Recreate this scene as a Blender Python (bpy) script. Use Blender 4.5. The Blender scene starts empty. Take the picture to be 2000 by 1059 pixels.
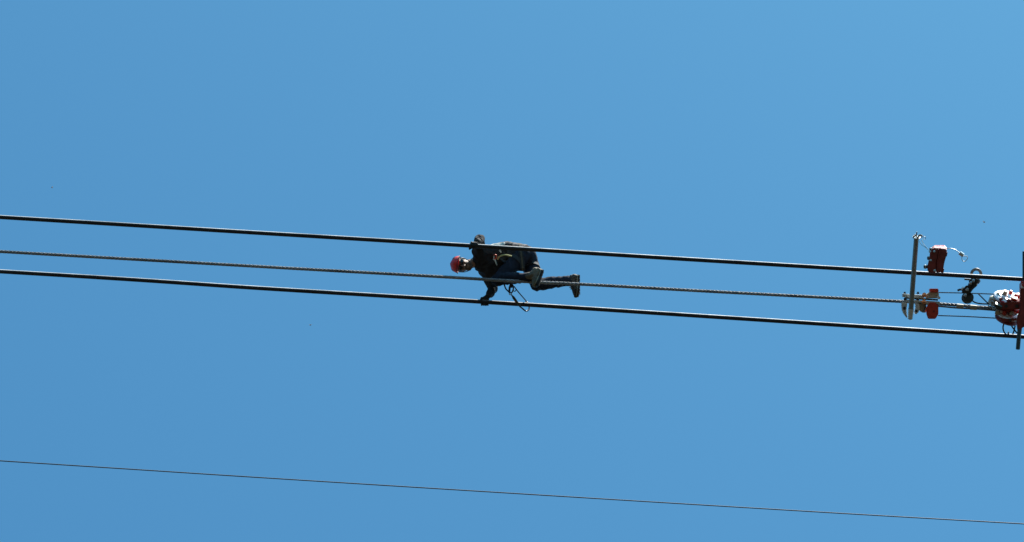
import bpy, bmesh, math, random
import numpy as np
from mathutils import Vector, Matrix, noise
from mathutils.bvhtree import BVHTree

random.seed(7)
scene = bpy.context.scene
COL = scene.collection
R = math.radians

# ------------------------------------------------------------------ camera
ELEV = R(55)             # the photographer stands on the ground and looks steeply up
DIST = 45.0              # metres from the lens to the worker
PXM = 170.0              # photograph pixels per metre at that distance
FPX = DIST * PXM
CAM = Vector((0, 0, 1.7))
RT = Vector((1, 0, 0))
UP = Vector((0, -math.sin(ELEV), math.cos(ELEV)))
FW = Vector((0, math.cos(ELEV), math.sin(ELEV)))
cam_data = bpy.data.cameras.new('camera')
cam = bpy.data.objects.new('camera', cam_data)
COL.objects.link(cam)
cam.location = CAM
cam.rotation_euler = (R(90) + ELEV, 0, 0)
cam_data.sensor_width = 36
cam_data.lens = 36 * FPX / 2000
cam_data.clip_start = 0.5
cam_data.clip_end = 8000
scene.camera = cam
scene.render.resolution_x = 1024
scene.render.resolution_y = 542

# ------------------------------------------------------------------ light
SUN_DIR = Vector((0.33, -0.15, 0.92)).normalized()      # towards the sun
sun_el = math.asin(SUN_DIR.z)
sun_az = math.atan2(SUN_DIR.x, SUN_DIR.y)
world = bpy.data.worlds.new('World')
scene.world = world
world.use_nodes = True
wt = world.node_tree
bg = wt.nodes['Background']
sky = wt.nodes.new('ShaderNodeTexSky')
sky.sky_type = 'NISHITA'
sky.sun_disc = False
sky.sun_elevation = sun_el
sky.sun_rotation = sun_az
sky.altitude = 600
sky.air_density = 1.0
sky.dust_density = 4.5
sky.ozone_density = 5.0
tint = wt.nodes.new('ShaderNodeMix')
tint.data_type = 'RGBA'; tint.blend_type = 'MULTIPLY'
tint.inputs[0].default_value = 1.0
tint.inputs[7].default_value = (0.375, 0.905, 1.0, 1)      # even white balance over the whole sky
wt.links.new(sky.outputs[0], tint.inputs[6])
wt.links.new(tint.outputs[2], bg.inputs[0])
bg.inputs[1].default_value = 0.10
sun_data = bpy.data.lights.new('sun', 'SUN')
sun_data.energy = 5.0
sun_data.angle = R(0.53)
sun_data.color = (1.0, 0.95, 0.88)
sun = bpy.data.objects.new('sun', sun_data)
COL.objects.link(sun)
sun.location = (0, 0, 80)
sun.rotation_euler = SUN_DIR.to_track_quat('Z', 'Y').to_euler()
vs = scene.view_settings
vs.view_transform = 'Standard'; vs.look = 'None'; vs.gamma = 1.0
vs.use_curve_mapping = False
vs.exposure = 0.89

# ------------------------------------------------------------------ helpers
def S(px, py, d=0.0):
    """A photograph pixel at a chosen distance (DIST + d) -> a point of the place."""
    z = DIST + d
    return CAM + FW * z + RT * ((px - 1000) / FPX * z) + UP * ((529.5 - py) / FPX * z)

def K(cx, cy, d=0.0):
    """The same for coordinates read off the enlarged crop of the worker."""
    return S(860 + cx / 5.573, 440 + cy / 5.573, d)

def M(px):
    return px / PXM

def mat(name, col, rough=0.6, metal=0.0, var=0.15, scale=20, bump=0.0, bscale=80, col2=None, c2lo=0.5, c2hi=0.6,
        coat=0.0, spec=0.5, detail=6):
    m = bpy.data.materials.new(name); m.use_nodes = True
    t = m.node_tree; b = t.nodes['Principled BSDF']
    tc = t.nodes.new('ShaderNodeTexCoord')
    n = t.nodes.new('ShaderNodeTexNoise'); n.inputs['Scale'].default_value = scale; n.inputs['Detail'].default_value = detail
    t.links.new(tc.outputs['Object'], n.inputs['Vector'])
    r = t.nodes.new('ShaderNodeValToRGB')
    a = [max(0, c * (1 - var)) for c in col]; c = [min(1, c_ * (1 + var)) for c_ in col]
    if col2 is None:
        r.color_ramp.elements[0].position = 0.3; r.color_ramp.elements[0].color = (*a, 1)
        r.color_ramp.elements[1].position = 0.7; r.color_ramp.elements[1].color = (*c, 1)
    else:
        r.color_ramp.elements[0].position = c2lo; r.color_ramp.elements[0].color = (*col, 1)
        r.color_ramp.elements[1].position = c2hi; r.color_ramp.elements[1].color = (*col2, 1)
    t.links.new(n.outputs['Fac'], r.inputs[0]); t.links.new(r.outputs[0], b.inputs['Base Color'])
    mr = t.nodes.new('ShaderNodeMapRange')
    mr.inputs[3].default_value = max(0.03, rough - 0.1); mr.inputs[4].default_value = min(1, rough + 0.1)
    t.links.new(n.outputs['Fac'], mr.inputs[0]); t.links.new(mr.outputs[0], b.inputs['Roughness'])
    b.inputs['Metallic'].default_value = metal
    b.inputs['Specular IOR Level'].default_value = spec
    b.inputs['Coat Weight'].default_value = coat
    if bump:
        n2 = t.nodes.new('ShaderNodeTexNoise'); n2.inputs['Scale'].default_value = bscale; n2.inputs['Detail'].default_value = 4
        t.links.new(tc.outputs['Object'], n2.inputs['Vector'])
        bp = t.nodes.new('ShaderNodeBump'); bp.inputs['Strength'].default_value = bump; bp.inputs['Distance'].default_value = 0.01
        t.links.new(n2.outputs['Fac'], bp.inputs['Height']); t.links.new(bp.outputs[0], b.inputs['Normal'])
    return m

MAT = dict(
    ground=mat('ground', (0.020, 0.018, 0.012), 0.95, var=0.5, scale=0.4, spec=0.1),
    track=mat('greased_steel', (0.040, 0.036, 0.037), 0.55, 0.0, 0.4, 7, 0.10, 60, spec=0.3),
    track_top=mat('sunlit_cable_steel', (0.50, 0.485, 0.47), 0.5, 0.1, 0.45, 3.5, 0.12, 60),  # pale colour that paints in the sun along the cable tops
    groove_shade=mat('rope_groove_shade', (0.025, 0.023, 0.022), 0.6, 0.0, 0.3, 20, spec=0.3),  # dark colour painting the shade between the rope strands
    strand=mat('haul_rope_steel', (0.34, 0.335, 0.335), 0.45, 0.0, 0.45, 4, 0.1, 200, spec=0.5),
    wire=mat('wire_steel', (0.12, 0.12, 0.12), 0.5, 0.4, 0.2, 40),
    comm=mat('thin_cable', (0.10, 0.11, 0.12), 0.55, 0.0, 0.2, 5),
    jacket=mat('jacket_cloth', (0.026, 0.026, 0.029), 0.9, 0, 0.3, 14, 0.35, 60, spec=0.25),
    trousers=mat('trouser_cloth', (0.019, 0.022, 0.036), 0.9, 0, 0.3, 14, 0.35, 60, spec=0.25),
    glove=mat('glove_cloth', (0.035, 0.034, 0.034), 0.8, 0, 0.3, 40, 0.3, 150, spec=0.3),
    skin=mat('skin', (0.26, 0.14, 0.09), 0.55, 0, 0.1, 25, 0.05, 200),
    beard=mat('beard', (0.13, 0.075, 0.05), 0.85, 0, 0.3, 120, 0.5, 300),
    helmet=mat('helmet_shell', (0.66, 0.016, 0.014), 0.5, 0, 0.1, 12, 0.0, coat=0.1),
    helmet_dark=mat('helmet_padding', (0.02, 0.02, 0.022), 0.7),
    lens=mat('dark_lens', (0.01, 0.014, 0.018), 0.08, 0, 0.1, spec=0.8),
    boot=mat('boot_leather', (0.165, 0.125, 0.08), 0.75, 0, 0.35, 18, 0.3, 90),
    boot2=mat('boot_leather_dark', (0.070, 0.054, 0.042), 0.75, 0, 0.35, 18, 0.3, 90),
    sole=mat('boot_sole', (0.030, 0.027, 0.025), 0.85, 0, 0.2, 30),
    welt=mat('boot_welt', (0.36, 0.31, 0.22), 0.8, 0, 0.2, 30),
    web_white=mat('webbing_white', (0.70, 0.68, 0.60), 0.8, 0, 0.1, 60),
    web_yellow=mat('webbing_yellow', (0.55, 0.50, 0.20), 0.8, 0, 0.15, 60),
    web_black=mat('webbing_black', (0.02, 0.02, 0.022), 0.8, 0, 0.15, 60),
    orange=mat('orange_anodised', (0.62, 0.10, 0.05), 0.35, 0.2, 0.15, 60),
    steel_dark=mat('dark_steel', (0.06, 0.065, 0.07), 0.4, 0.6, 0.2, 60),
    lanyard=mat('lanyard_cord', (0.03, 0.035, 0.05), 0.8, 0, 0.2, 60),
    back_pad=mat('back_pad_cloth', (0.085, 0.075, 0.075), 0.85, 0, 0.3, 30, 0.3, 90),
    absorber=mat('absorber_sleeve', (0.10, 0.08, 0.05), 0.85, 0, 0.3, 40),
    galv=mat('galvanised_steel', (0.58, 0.60, 0.59), 0.42, 0.5, 0.2, 45, 0.1, 160),
    alu=mat('bright_aluminium', (0.80, 0.81, 0.80), 0.3, 0.35, 0.12, 40, 0.1, 120),
    pole=mat('pole_grey', (0.30, 0.32, 0.31), 0.55, 0.2, 0.2, 30, 0.08, 90),
    tan=mat('tan_casting', (0.46, 0.40, 0.30), 0.55, 0.2, 0.2, 40),
    copper=mat('copper_bolt', (0.62, 0.26, 0.10), 0.35, 0.6, 0.2, 60),
    red=mat('red_paint', (0.58, 0.050, 0.025), 0.42, 0, 0.2, 25, 0.05, 80),
    red_dark=mat('red_paint_aged', (0.26, 0.034, 0.028), 0.5, 0, 0.3, 18, 0.15, 60),
    red_glare=mat('red_paint_glare', (0.50, 0.03, 0.04), 0.3, 0.0, 0.1, 26, 0.3, 60, col2=(0.88, 0.78, 0.76), c2lo=0.53, c2hi=0.58, detail=3),  # red paint whose pale patches paint in the sun's glare
    white_glare=mat('worn_metal_glare', (0.55, 0.03, 0.05), 0.42, 0.35, 0.1, 13, 0.12, 40, col2=(0.95, 0.88, 0.87), c2lo=0.37, c2hi=0.41, detail=5),  # worn pale metal over red, whitened to carry the sun glare
    dark_iron=mat('dark_iron', (0.055, 0.06, 0.055), 0.5, 0.3, 0.3, 30, 0.1, 90),
    ring_iron=mat('ring_iron', (0.13, 0.125, 0.12), 0.5, 0.2, 0.3, 30, 0.1, 90),
    insect=mat('insect_body', (0.05, 0.045, 0.04), 0.6),
    wing=mat('insect_wing', (0.42, 0.41, 0.40), 0.4),
)

def link(o, parent=None):
    COL.objects.link(o)
    if parent is not None:
        o.parent = parent
        o.matrix_parent_inverse = Matrix.Translation(parent.location).inverted()
    return o

def obj(name, bm, m, parent=None, smooth=True):
    """One mesh object; the mesh is in place coordinates and its origin is moved to its centre."""
    me = bpy.data.meshes.new(name)
    if isinstance(bm, bmesh.types.BMesh):
        bmesh.ops.recalc_face_normals(bm, faces=bm.faces)
        bm.to_mesh(me); bm.free()
    else:
        me = bm; me.name = name
    n = len(me.vertices)
    co = np.empty(n * 3, dtype=np.float64); me.vertices.foreach_get('co', co); co = co.reshape(-1, 3)
    c = (co.min(0) + co.max(0)) / 2
    me.vertices.foreach_set('co', (co - c).ravel()); me.update()
    o = bpy.data.objects.new(name, me)
    o.location = Vector(c)
    ms = m if isinstance(m, (list, tuple)) else [m]
    for x in ms: me.materials.append(MAT[x])
    if smooth:
        me.polygons.foreach_set('use_smooth', [True] * len(me.polygons))
        try: me.set_sharp_from_angle(angle=R(40))
        except Exception: pass
    return link(o, parent)

def thing(name, label, cat, loc, group=None):
    o = bpy.data.objects.new(name, None)
    o.empty_display_size = 0.1
    o.location = loc
    COL.objects.link(o)
    return tag(o, label, cat, group)

def tag(o, label, cat, group=None):
    o['label'] = label; o['category'] = cat
    if group: o['group'] = group
    return o

def frame_of(t, hint=Vector((0.13, 0.2, 1))):
    t = t.normalized()
    a = hint - t * hint.dot(t)
    if a.length < 1e-4:
        h = Vector((1, 0, 0)); a = h - t * h.dot(t)
    a.normalize()
    return a, t.cross(a)

def tube(bm, pts, r, sides=10, closed=False, caps=True):
    pts = [Vector(p) for p in pts]; n = len(pts)
    rs = r if isinstance(r, (list, tuple)) else [r] * n
    rings = []; a = None
    for i, p in enumerate(pts):
        if closed: t = pts[(i + 1) % n] - pts[i - 1]
        else: t = pts[min(i + 1, n - 1)] - pts[max(i - 1, 0)]
        t.normalize()
        if a is None: a, b = frame_of(t)
        else:
            a = a - t * a.dot(t); a.normalize(); b = t.cross(a)
        rings.append([bm.verts.new(p + (a * math.cos(2 * math.pi * k / sides) + b * math.sin(2 * math.pi * k / sides)) * rs[i]) for k in range(sides)])
    m = n if closed else n - 1
    for i in range(m):
        A, B = rings[i], rings[(i + 1) % n]
        for k in range(sides):
            bm.faces.new((A[k], A[(k + 1) % sides], B[(k + 1) % sides], B[k]))
    if caps and not closed:
        bm.faces.new(rings[0][::-1]); bm.faces.new(rings[-1])
    return bm

def spline(pts, n=8, closed=False):
    pts = [Vector(p) for p in pts]; m = len(pts); out = []
    for i in range(m if closed else m - 1):
        g = (lambda k: pts[k % m]) if closed else (lambda k: pts[max(0, min(m - 1, k))])
        p0, p1, p2, p3 = g(i - 1), g(i), g(i + 1), g(i + 2)
        for j in range(n):
            t = j / n
            out.append(0.5 * ((2 * p1) + (p2 - p0) * t + (2 * p0 - 5 * p1 + 4 * p2 - p3) * t * t + (3 * p1 - p0 - 3 * p2 + p3) * t ** 3))
    if not closed: out.append(pts[-1])
    return out

def cyl(p0, p1, r, sides=16, bm=None, bev=0.0, r1=None):
    bm = bm or bmesh.new(); p0 = Vector(p0); p1 = Vector(p1); r1 = r if r1 is None else r1
    t = (p1 - p0).normalized()
    if bev: return tube(bm, [p0, p0 + t * bev, p1 - t * bev, p1], [r - bev, r, r1, r1 - bev], sides)
    return tube(bm, [p0, p1], [r, r1], sides)

def box(c, ax, ay, az, sx, sy, sz, bm=None, bev=0.004):
    """Box about c with unit axes and full sizes, edges bevelled."""
    b2 = bmesh.new()
    bmesh.ops.create_cube(b2, size=1.0)
    mx = Matrix((ax, ay, az)).transposed().to_4x4() @ Matrix.Diagonal((sx, sy, sz, 1))
    bmesh.ops.transform(b2, matrix=Matrix.Translation(c) @ mx, verts=b2.verts)
    if bev: bmesh.ops.bevel(b2, geom=list(b2.edges), offset=bev, segments=2, affect='EDGES', profile=0.7)
    if bm is None: return b2
    return merge(bm, b2)

def merge(bm, b2):
    me = bpy.data.meshes.new('tmp'); b2.to_mesh(me); b2.free(); bm.from_mesh(me); bpy.data.meshes.remove(me)
    return bm

def plate(outline, d, thick, bm=None, bev=0.003):
    """A plate of real thickness whose outline is given in photograph pixels, its front face at distance d."""
    b2 = bmesh.new()
    f = [b2.verts.new(S(x, y, d)) for x, y in outline]
    k = [b2.verts.new(v.co + FW * thick) for v in f]
    b2.faces.new(f); b2.faces.new(k[::-1]); n = len(f)
    for i in range(n): b2.faces.new((f[i], k[i], k[(i + 1) % n], f[(i + 1) % n]))
    bmesh.ops.recalc_face_normals(b2, faces=b2.faces)
    if bev: bmesh.ops.bevel(b2, geom=list(b2.edges), offset=bev, segments=2, affect='EDGES')
    if bm is None: return b2
    return merge(bm, b2)

def ring(c, nrm, rad, r, n=28, sides=8, bm=None, a0=0, a1=360, hint=UP):
    bm = bm or bmesh.new(); a, b = frame_of(Vector(nrm), hint)
    full = (a1 - a0) >= 360; k = n if full else n + 1
    pts = [c + (a * math.cos(R(a0 + (a1 - a0) * i / n)) + b * math.sin(R(a0 + (a1 - a0) * i / n))) * rad for i in range(k)]
    return tube(bm, pts, r, sides, closed=full)

def lathe(c, axis, prof, sides=32, bm=None, hint=UP):
    """prof: (distance along axis, radius) pairs."""
    bm = bm or bmesh.new(); axis = Vector(axis).normalized(); a, b = frame_of(axis, hint); rings = []
    for h, r in prof:
        rings.append([bm.verts.new(c + axis * h + (a * math.cos(2 * math.pi * k / sides) + b * math.sin(2 * math.pi * k / sides)) * max(r, 1e-4)) for k in range(sides)])
    for A, B in zip(rings, rings[1:]):
        for k in range(sides): bm.faces.new((A[k], A[(k + 1) % sides], B[(k + 1) % sides], B[k]))
    bm.faces.new(rings[0][::-1]); bm.faces.new(rings[-1])
    return bm

def hexbolt(c, n, r, h, bm=None):
    bm = bm or bmesh.new(); n = Vector(n).normalized()
    cyl(c, c + n * h * 0.35, r * 1.35, 14, bm); cyl(c + n * h * 0.3, c + n * h, r, 6, bm)
    return bm

# ---- soft bodies: overlapping tapered hulls fused into one continuous surface
def ball(c, rad, rot=None):
    return (Vector(c), rad if isinstance(rad, Vector) else (Vector(rad) if isinstance(rad, (tuple, list)) else Vector((rad,) * 3)), rot)

_ico = bmesh.new(); bmesh.ops.create_icosphere(_ico, subdivisions=3, radius=1.0)
ICO = [v.co.copy() for v in _ico.verts]; _ico.free()

def hull(bm, *balls):
    b2 = bmesh.new()
    for c, r, rot in balls:
        for v in ICO:
            p = Vector((v.x * r.x, v.y * r.y, v.z * r.z))
            if rot is not None: p = rot @ p
            b2.verts.new(c + p)
    res = bmesh.ops.convex_hull(b2, input=list(b2.verts))
    dead = {g for g in res['geom_interior'] + res['geom_unused'] if isinstance(g, bmesh.types.BMVert)}
    if dead: bmesh.ops.delete(b2, geom=list(dead), context='VERTS')
    return merge(bm, b2)

def limb(bm, pts, rs):
    for i in range(len(pts) - 1): hull(bm, ball(pts[i], rs[i]), ball(pts[i + 1], rs[i + 1]))
    return bm

def fuse(bm, voxel=0.008, smooth=6, factor=0.5, amp=0.0, freq=12.0, stretch=None, seed=0):
    me = bpy.data.meshes.new('fuse')
    bm.to_mesh(me); bm.free()
    o = bpy.data.objects.new('fuse', me); COL.objects.link(o)
    c = Vector(me.vertices[0].co)
    me.transform(Matrix.Translation(-c))
    m = o.modifiers.new('r', 'REMESH'); m.mode = 'VOXEL'; m.voxel_size = voxel; m.use_smooth_shade = True
    if smooth:
        s = o.modifiers.new('s', 'SMOOTH'); s.factor = factor; s.iterations = smooth
    dg = bpy.context.evaluated_depsgraph_get(); dg.update()
    res = bpy.data.meshes.new_from_object(o.evaluated_get(dg), depsgraph=dg)
    bpy.data.objects.remove(o); bpy.data.meshes.remove(me)
    if amp:
        off = Vector((seed * 7.3, seed * 3.1, seed * 1.7))
        nr = [v.normal.copy() for v in res.vertices]
        for v, n in zip(res.vertices, nr):
            p = Vector(v.co) * freq
            if stretch: p = Vector((p.x * stretch[0], p.y * stretch[1], p.z * stretch[2]))
            f = 1 - abs(noise.noise(p + off)) * 2.2          # ridged: reads as creases in cloth
            v.co += n * amp * (f - 0.45)
    res.transform(Matrix.Translation(c))
    return res

# ------------------------------------------------------------------ ground far below (gives the bounce light)
g = bmesh.new()
bmesh.ops.create_grid(g, x_segments=60, y_segments=60, size=3000)
for v in g.verts:
    dd = v.co.length
    if dd > 150: v.co.z = noise.noise(v.co * 0.0021) * min(60, (dd - 150) * 0.05) - min(60, (dd - 150) * 0.05) * 0.5
ground = obj('ground', g, 'ground'); ground['kind'] = 'structure'

# ------------------------------------------------------------------ cables
D_NEAR, D_HAUL, D_FAR = -0.227, 0.0, 0.227
NEAR = [(-1700, 322), (0, 424.2), (500, 454.7), (925, 480.4), (1400, 510.0), (2000, 545.8), (3700, 647)]
FAR = [(-1700, 433), (0, 530.3), (500, 562.5), (860, 584.6), (1160, 603.6), (1400, 619.3), (2000, 658.0), (3700, 765)]
HAUL = [(-1700, 393), (0, 491.4), (500, 520.3), (860, 540.6), (1000, 549.0), (1160, 556.6), (1400, 570.0), (1760, 589.0), (1840, 594.0), (1940, 602.0), (2040, 609.5), (3700, 716)]
THIN = [(-1700, 792), (0, 900.2), (500, 932.4), (1000, 963.6), (1500, 994.2), (2000, 1023.4), (3700, 1120)]

def yat(line, x):
    xs = [p[0] for p in line]; ys = [p[1] for p in line]
    return float(np.interp(x, xs, ys))

def cable_pts(line, d, n=6): return spline([S(x, y, d) for x, y in line], n)

for line, d, lab in ((NEAR, D_NEAR, 'thick smooth black cable on top, crossing over the worker and under the red block'),
                     (FAR, D_FAR, 'thick smooth black cable lowest of the three, under the gloved hand and snap hook')):
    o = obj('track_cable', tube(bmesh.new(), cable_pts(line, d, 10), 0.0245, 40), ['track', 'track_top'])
    for f in o.data.polygons:                     # sunlit strip painted on: the upper side gets a pale colour, the rest stays black
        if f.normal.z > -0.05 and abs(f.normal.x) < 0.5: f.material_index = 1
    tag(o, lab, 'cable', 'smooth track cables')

o = obj('thin_cable', tube(bmesh.new(), cable_pts(THIN, 1.75, 10), 0.0070, 10), 'comm')
tag(o, 'lone thin dark wire low in the sky below all other cables', 'cable')

# twisted haul rope, six strands laid round each other
haul_line = spline([S(x, y, D_HAUL) for x, y in HAUL], 10)
rope = thing('haul_rope', 'twisted steel wire rope between the two smooth cables, held by the clamp', 'rope', S(1000, 549, D_HAUL))
seg = [0.0]
for a, b in zip(haul_line, haul_line[1:]): seg.append(seg[-1] + (b - a).length)
seg = np.array(seg); HL = np.array([tuple(p) for p in haul_line])
def haul_at(s): return Vector([float(np.interp(s, seg, HL[:, k])) for k in range(3)])
PITCH, RS, RC = 0.285, 0.0064, 0.0128
total = float(seg[-1]); s_lo, s_hi = 0.0, total
for k in range(6):
    pts = []; N = int((s_hi - s_lo) / PITCH * 14)
    for i in range(N + 1):
        s = s_lo + (s_hi - s_lo) * i / N
        p = haul_at(s); th = 2 * math.pi * (s / PITCH + k / 6)
        pts.append(p + (UP * math.cos(th) - FW * math.sin(th)) * RC)
    o = obj('strand', tube(bmesh.new(), pts, RS, 10), ['groove_shade', 'strand'], rope)
    HD = (S(1100, yat(HAUL, 1100), 0) - S(900, yat(HAUL, 900), 0)).normalized()
    SX = HL[:, 0]                                   # colour puts sunlight on the crowns and shade in the valleys
    for f in o.data.polygons:
        c_ = o.location + f.center
        ax_p = Vector((c_.x, float(np.interp(c_.x, SX, HL[:, 1])), float(np.interp(c_.x, SX, HL[:, 2]))))
        rv = c_ - ax_p; rv -= HD * rv.dot(HD)
        if rv.length > RC + RS * 0.35: f.material_index = 1
obj('core', tube(bmesh.new(), haul_line, 0.0118, 12), 'groove_shade', rope)
# tail of the rope bound alongside it near the pulleys
tail = obj('rope_tail', tube(bmesh.new(), spline([S(1826, 597.5, -0.02), S(1862, 601.0, -0.026), S(1880, 602.3, -0.026), S(1915, 604.0, -0.026), S(1955, 607.5, -0.02)], 6), 0.0095, 10), 'wire', rope)
for x0, x1 in ((1868, 1882), (1894, 1908)):
    obj('sleeve', cyl(S(x0, yat(HAUL, x0) + 1.8, -0.014), S(x1, yat(HAUL, x1) + 1.8, -0.014), 0.029, 16, bev=0.005), 'tan', rope)

# ------------------------------------------------------------------ the worker
J = dict(
    lsh=K(415, 285, 0.20), rsh=K(482, 490, 0.40), neck=K(405, 400, 0.275), chest=K(480, 385, 0.31), head=K(238, 434, 0.20),
    mid=K(720, 322, 0.38), pelvis=K(928, 360, 0.40),
    lhip=K(905, 318, 0.33), rhip=K(972, 410, 0.46),
    lknee=K(622, 596, 0.110), lank=K(985, 568, 0.012),
    rknee=K(1052, 652, 0.15), rank=K(1405, 605, 0.12),
    lelb=K(432, 148, 0.06), relb=K(577, 690, 0.345),
)
lh = S(926.5, yat(NEAR, 926.5), D_NEAR)      # cable centre inside each grip
rh = S(947.5, yat(FAR, 947.5), D_FAR)
AX = (S(1000, yat(FAR, 1000), 0) - S(900, yat(FAR, 900), 0)).normalized()      # along the cables, backwards for the worker
ZC = (Vector((0, 0, 1)) - AX * AX.z).normalized()
YC = ZC.cross(AX).normalized()               # away from the camera
if YC.y < 0: YC = -YC
lw = lh + ZC * 0.085 - YC * 0.005 + AX * 0.035
rw = rh + ZC * 0.075 - YC * 0.055 + AX * 0.045

person = thing('person', 'worker in dark clothes and red helmet crawling along the cables', 'person', S(1005, 545, 0.1))

def torso(bm, e=0.0):
    hull(bm, ball(J['chest'], (0.135 + e, 0.165 + e, 0.115 + e)), ball(J['mid'], (0.13 + e, 0.150 + e, 0.108 + e)))
    hull(bm, ball(J['mid'], (0.13 + e, 0.150 + e, 0.108 + e)), ball(J['pelvis'], (0.115 + e, 0.155 + e, 0.115 + e)))
    hull(bm, ball(J['lsh'], 0.072 + e), ball(J['rsh'], 0.072 + e))
    hull(bm, ball(J['lsh'], 0.072 + e), ball(J['chest'], (0.10 + e, 0.12 + e, 0.10 + e)))
    hull(bm, ball(J['rsh'], 0.072 + e), ball(J['chest'], (0.10 + e, 0.12 + e, 0.10 + e)))
def arms(bm, e=0.0, stop=1.0):
    for sh, el, wr in (('lsh', 'lelb', lw), ('rsh', 'relb', rw)):
        limb(bm, [J[sh], (J[sh] + J[el]) / 2, J[el], J[el].lerp(wr, 0.35), J[el].lerp(wr, stop)],
             [0.062 + e, 0.053 + e, 0.043 + e, 0.044 + e, (0.030 if stop > 0.9 else 0.034) + e])
def legs(bm, e=0.0, stop=1.0):
    for h, k, a in (('lhip', 'lknee', 'lank'), ('rhip', 'rknee', 'rank')):
        calf = J[k].lerp(J[a], 0.35) + Vector((0, 0, 0.012))
        limb(bm, [J[h], J[h].lerp(J[k], 0.45), J[k], calf, J[k].lerp(J[a], stop)],
             [0.092 + e, 0.076 + e, 0.060 + e, 0.058 + e, 0.047 + e])
def head_balls(bm):
    H = J['head']
    crown = (K(150, 424, 0.205) - K(360, 450, 0.20)).normalized()   # chin -> crown
    face = (-FW * 0.93 + UP * 0.06 - Vector((0, 0, 0.25))); face = (face - crown * face.dot(crown)).normalized()
    side = crown.cross(face)
    rot = Matrix((side, face, crown)).transposed()
    P = lambda x, y, z: H + side * x + face * y + crown * z
    hull(bm, ball(P(0, -0.012, 0.035), (0.076, 0.095, 0.085), rot), ball(P(0, 0.02, -0.02), (0.071, 0.072, 0.06), rot))
    hull(bm, ball(P(0, 0.024, -0.03), (0.066, 0.055, 0.05), rot), ball(P(0, 0.058, -0.092), (0.027, 0.026, 0.024), rot))     # jaw and chin
    hull(bm, ball(P(0, 0.093, 0.012), 0.010), ball(P(0, 0.112, -0.030), 0.013))                                             # nose
    hull(bm, ball(P(-0.013, 0.098, -0.034), 0.009), ball(P(0.013, 0.098, -0.034), 0.009))
    hull(bm, ball(P(-0.045, 0.078, 0.034), 0.012), ball(P(0.045, 0.078, 0.034), 0.012))                                     # brow
    hull(bm, ball(P(-0.02, 0.083, -0.062), 0.009), ball(P(0.02, 0.083, -0.062), 0.009))                                     # lips
    for s in (-1, 1):
        hull(bm, ball(P(s * 0.078, -0.005, 0.012), (0.010, 0.018, 0.026), rot), ball(P(s * 0.075, -0.0, -0.018), (0.008, 0.012, 0.014), rot))   # ears
        hull(bm, ball(P(s * 0.036, 0.074, -0.018), (0.022, 0.016, 0.018), rot), ball(P(s * 0.030, 0.078, -0.028), 0.012))     # cheekbones
    return P, side, face, crown, rot

def hand(bm, c, wrist, out, e=0.0):
    """Palm resting on top of a cable at c; fingers go over the `out` side and close beneath, thumb on the other side."""
    rf = 0.0100 + e; rc = 0.0245; Rr = rc + rf - 0.002
    def ang(deg, ax, rad=Rr): return c + AX * ax + (ZC * math.cos(R(deg)) + out * math.sin(R(deg))) * rad
    # fingers: index leads (towards the worker's front = -AX)
    for ax, ln, w in ((-0.036, 0.95, 1.0), (-0.013, 1.05, 1.02), (0.010, 1.0, 0.98), (0.032, 0.82, 0.86)):
        a = [28, 28 + 58 * ln, 28 + 108 * ln, 28 + 150 * ln]
        limb(bm, [ang(a[0], ax * 0.95, Rr + 0.008), ang(a[1], ax, Rr + 0.005), ang(a[2], ax * 1.02, Rr + 0.002), ang(a[3], ax, Rr)],
             [rf * 1.15 * w, rf * 1.06 * w, rf * w, rf * 0.88 * w])
    # palm
    hull(bm, ball(ang(22, -0.034, Rr + 0.008), rf * 1.2), ball(ang(22, 0.030, Rr + 0.008), rf * 1.1),
         ball(ang(-42, -0.022, Rr + 0.010), 0.017 + e), ball(ang(-38, 0.028, Rr + 0.010), 0.015 + e))
    hull(bm, ball(ang(-30, -0.016, Rr + 0.012), 0.018 + e), ball(ang(-30, 0.026, Rr + 0.012), 0.017 + e), ball(wrist, 0.029 + e))
    # thumb leaves the side of the palm near its base
    limb(bm, [ang(-45, -0.018, Rr + 0.012), ang(-72, -0.044, Rr + 0.008), ang(-112, -0.052, Rr + 0.003), ang(-146, -0.046, Rr + 0.001)],
         [0.0165 + e, 0.0130 + e, 0.0112 + e, 0.0096 + e])

# bare body: one continuous figure from head to ankles
bm = bmesh.new()
torso(bm, -0.012); arms(bm, -0.010); legs(bm, -0.010)
P, hside, hface, hcrown, hrot = head_balls(bm)
limb(bm, [P(0, -0.02, -0.03), J['neck'].lerp(P(0, -0.02, -0.03), 0.4), J['neck'], J['chest']], [0.056, 0.054, 0.06, 0.08])
hand(bm, lh, lw, -YC, -0.002); hand(bm, rh, rw, YC, -0.002)
for a, h_, t_ in (('lank', K(1070, 512, -0.015), K(1022, 640, -0.085)), ('rank', K(1468, 570, 0.13), K(1468, 752, 0.085))):
    limb(bm, [J[a], h_, h_.lerp(t_, 0.5) + (J[a] - h_) * 0.2, t_], [0.030, 0.028, 0.030, 0.022])
body = obj('body', fuse(bm, 0.0055, 3), 'skin', person)

# jacket
bm = bmesh.new(); torso(bm, 0.006); arms(bm, 0.010, 0.86)
hull(bm, ball(J['neck'].lerp(J['head'], 0.20), 0.058), ball(J['neck'], 0.075), ball(J['chest'], (0.10, 0.11, 0.09)))
hull(bm, ball(J['rsh'], 0.07), ball(K(545, 500, 0.34), 0.085), ball(K(600, 470, 0.32), 0.09), ball(J['chest'], 0.10))
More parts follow.
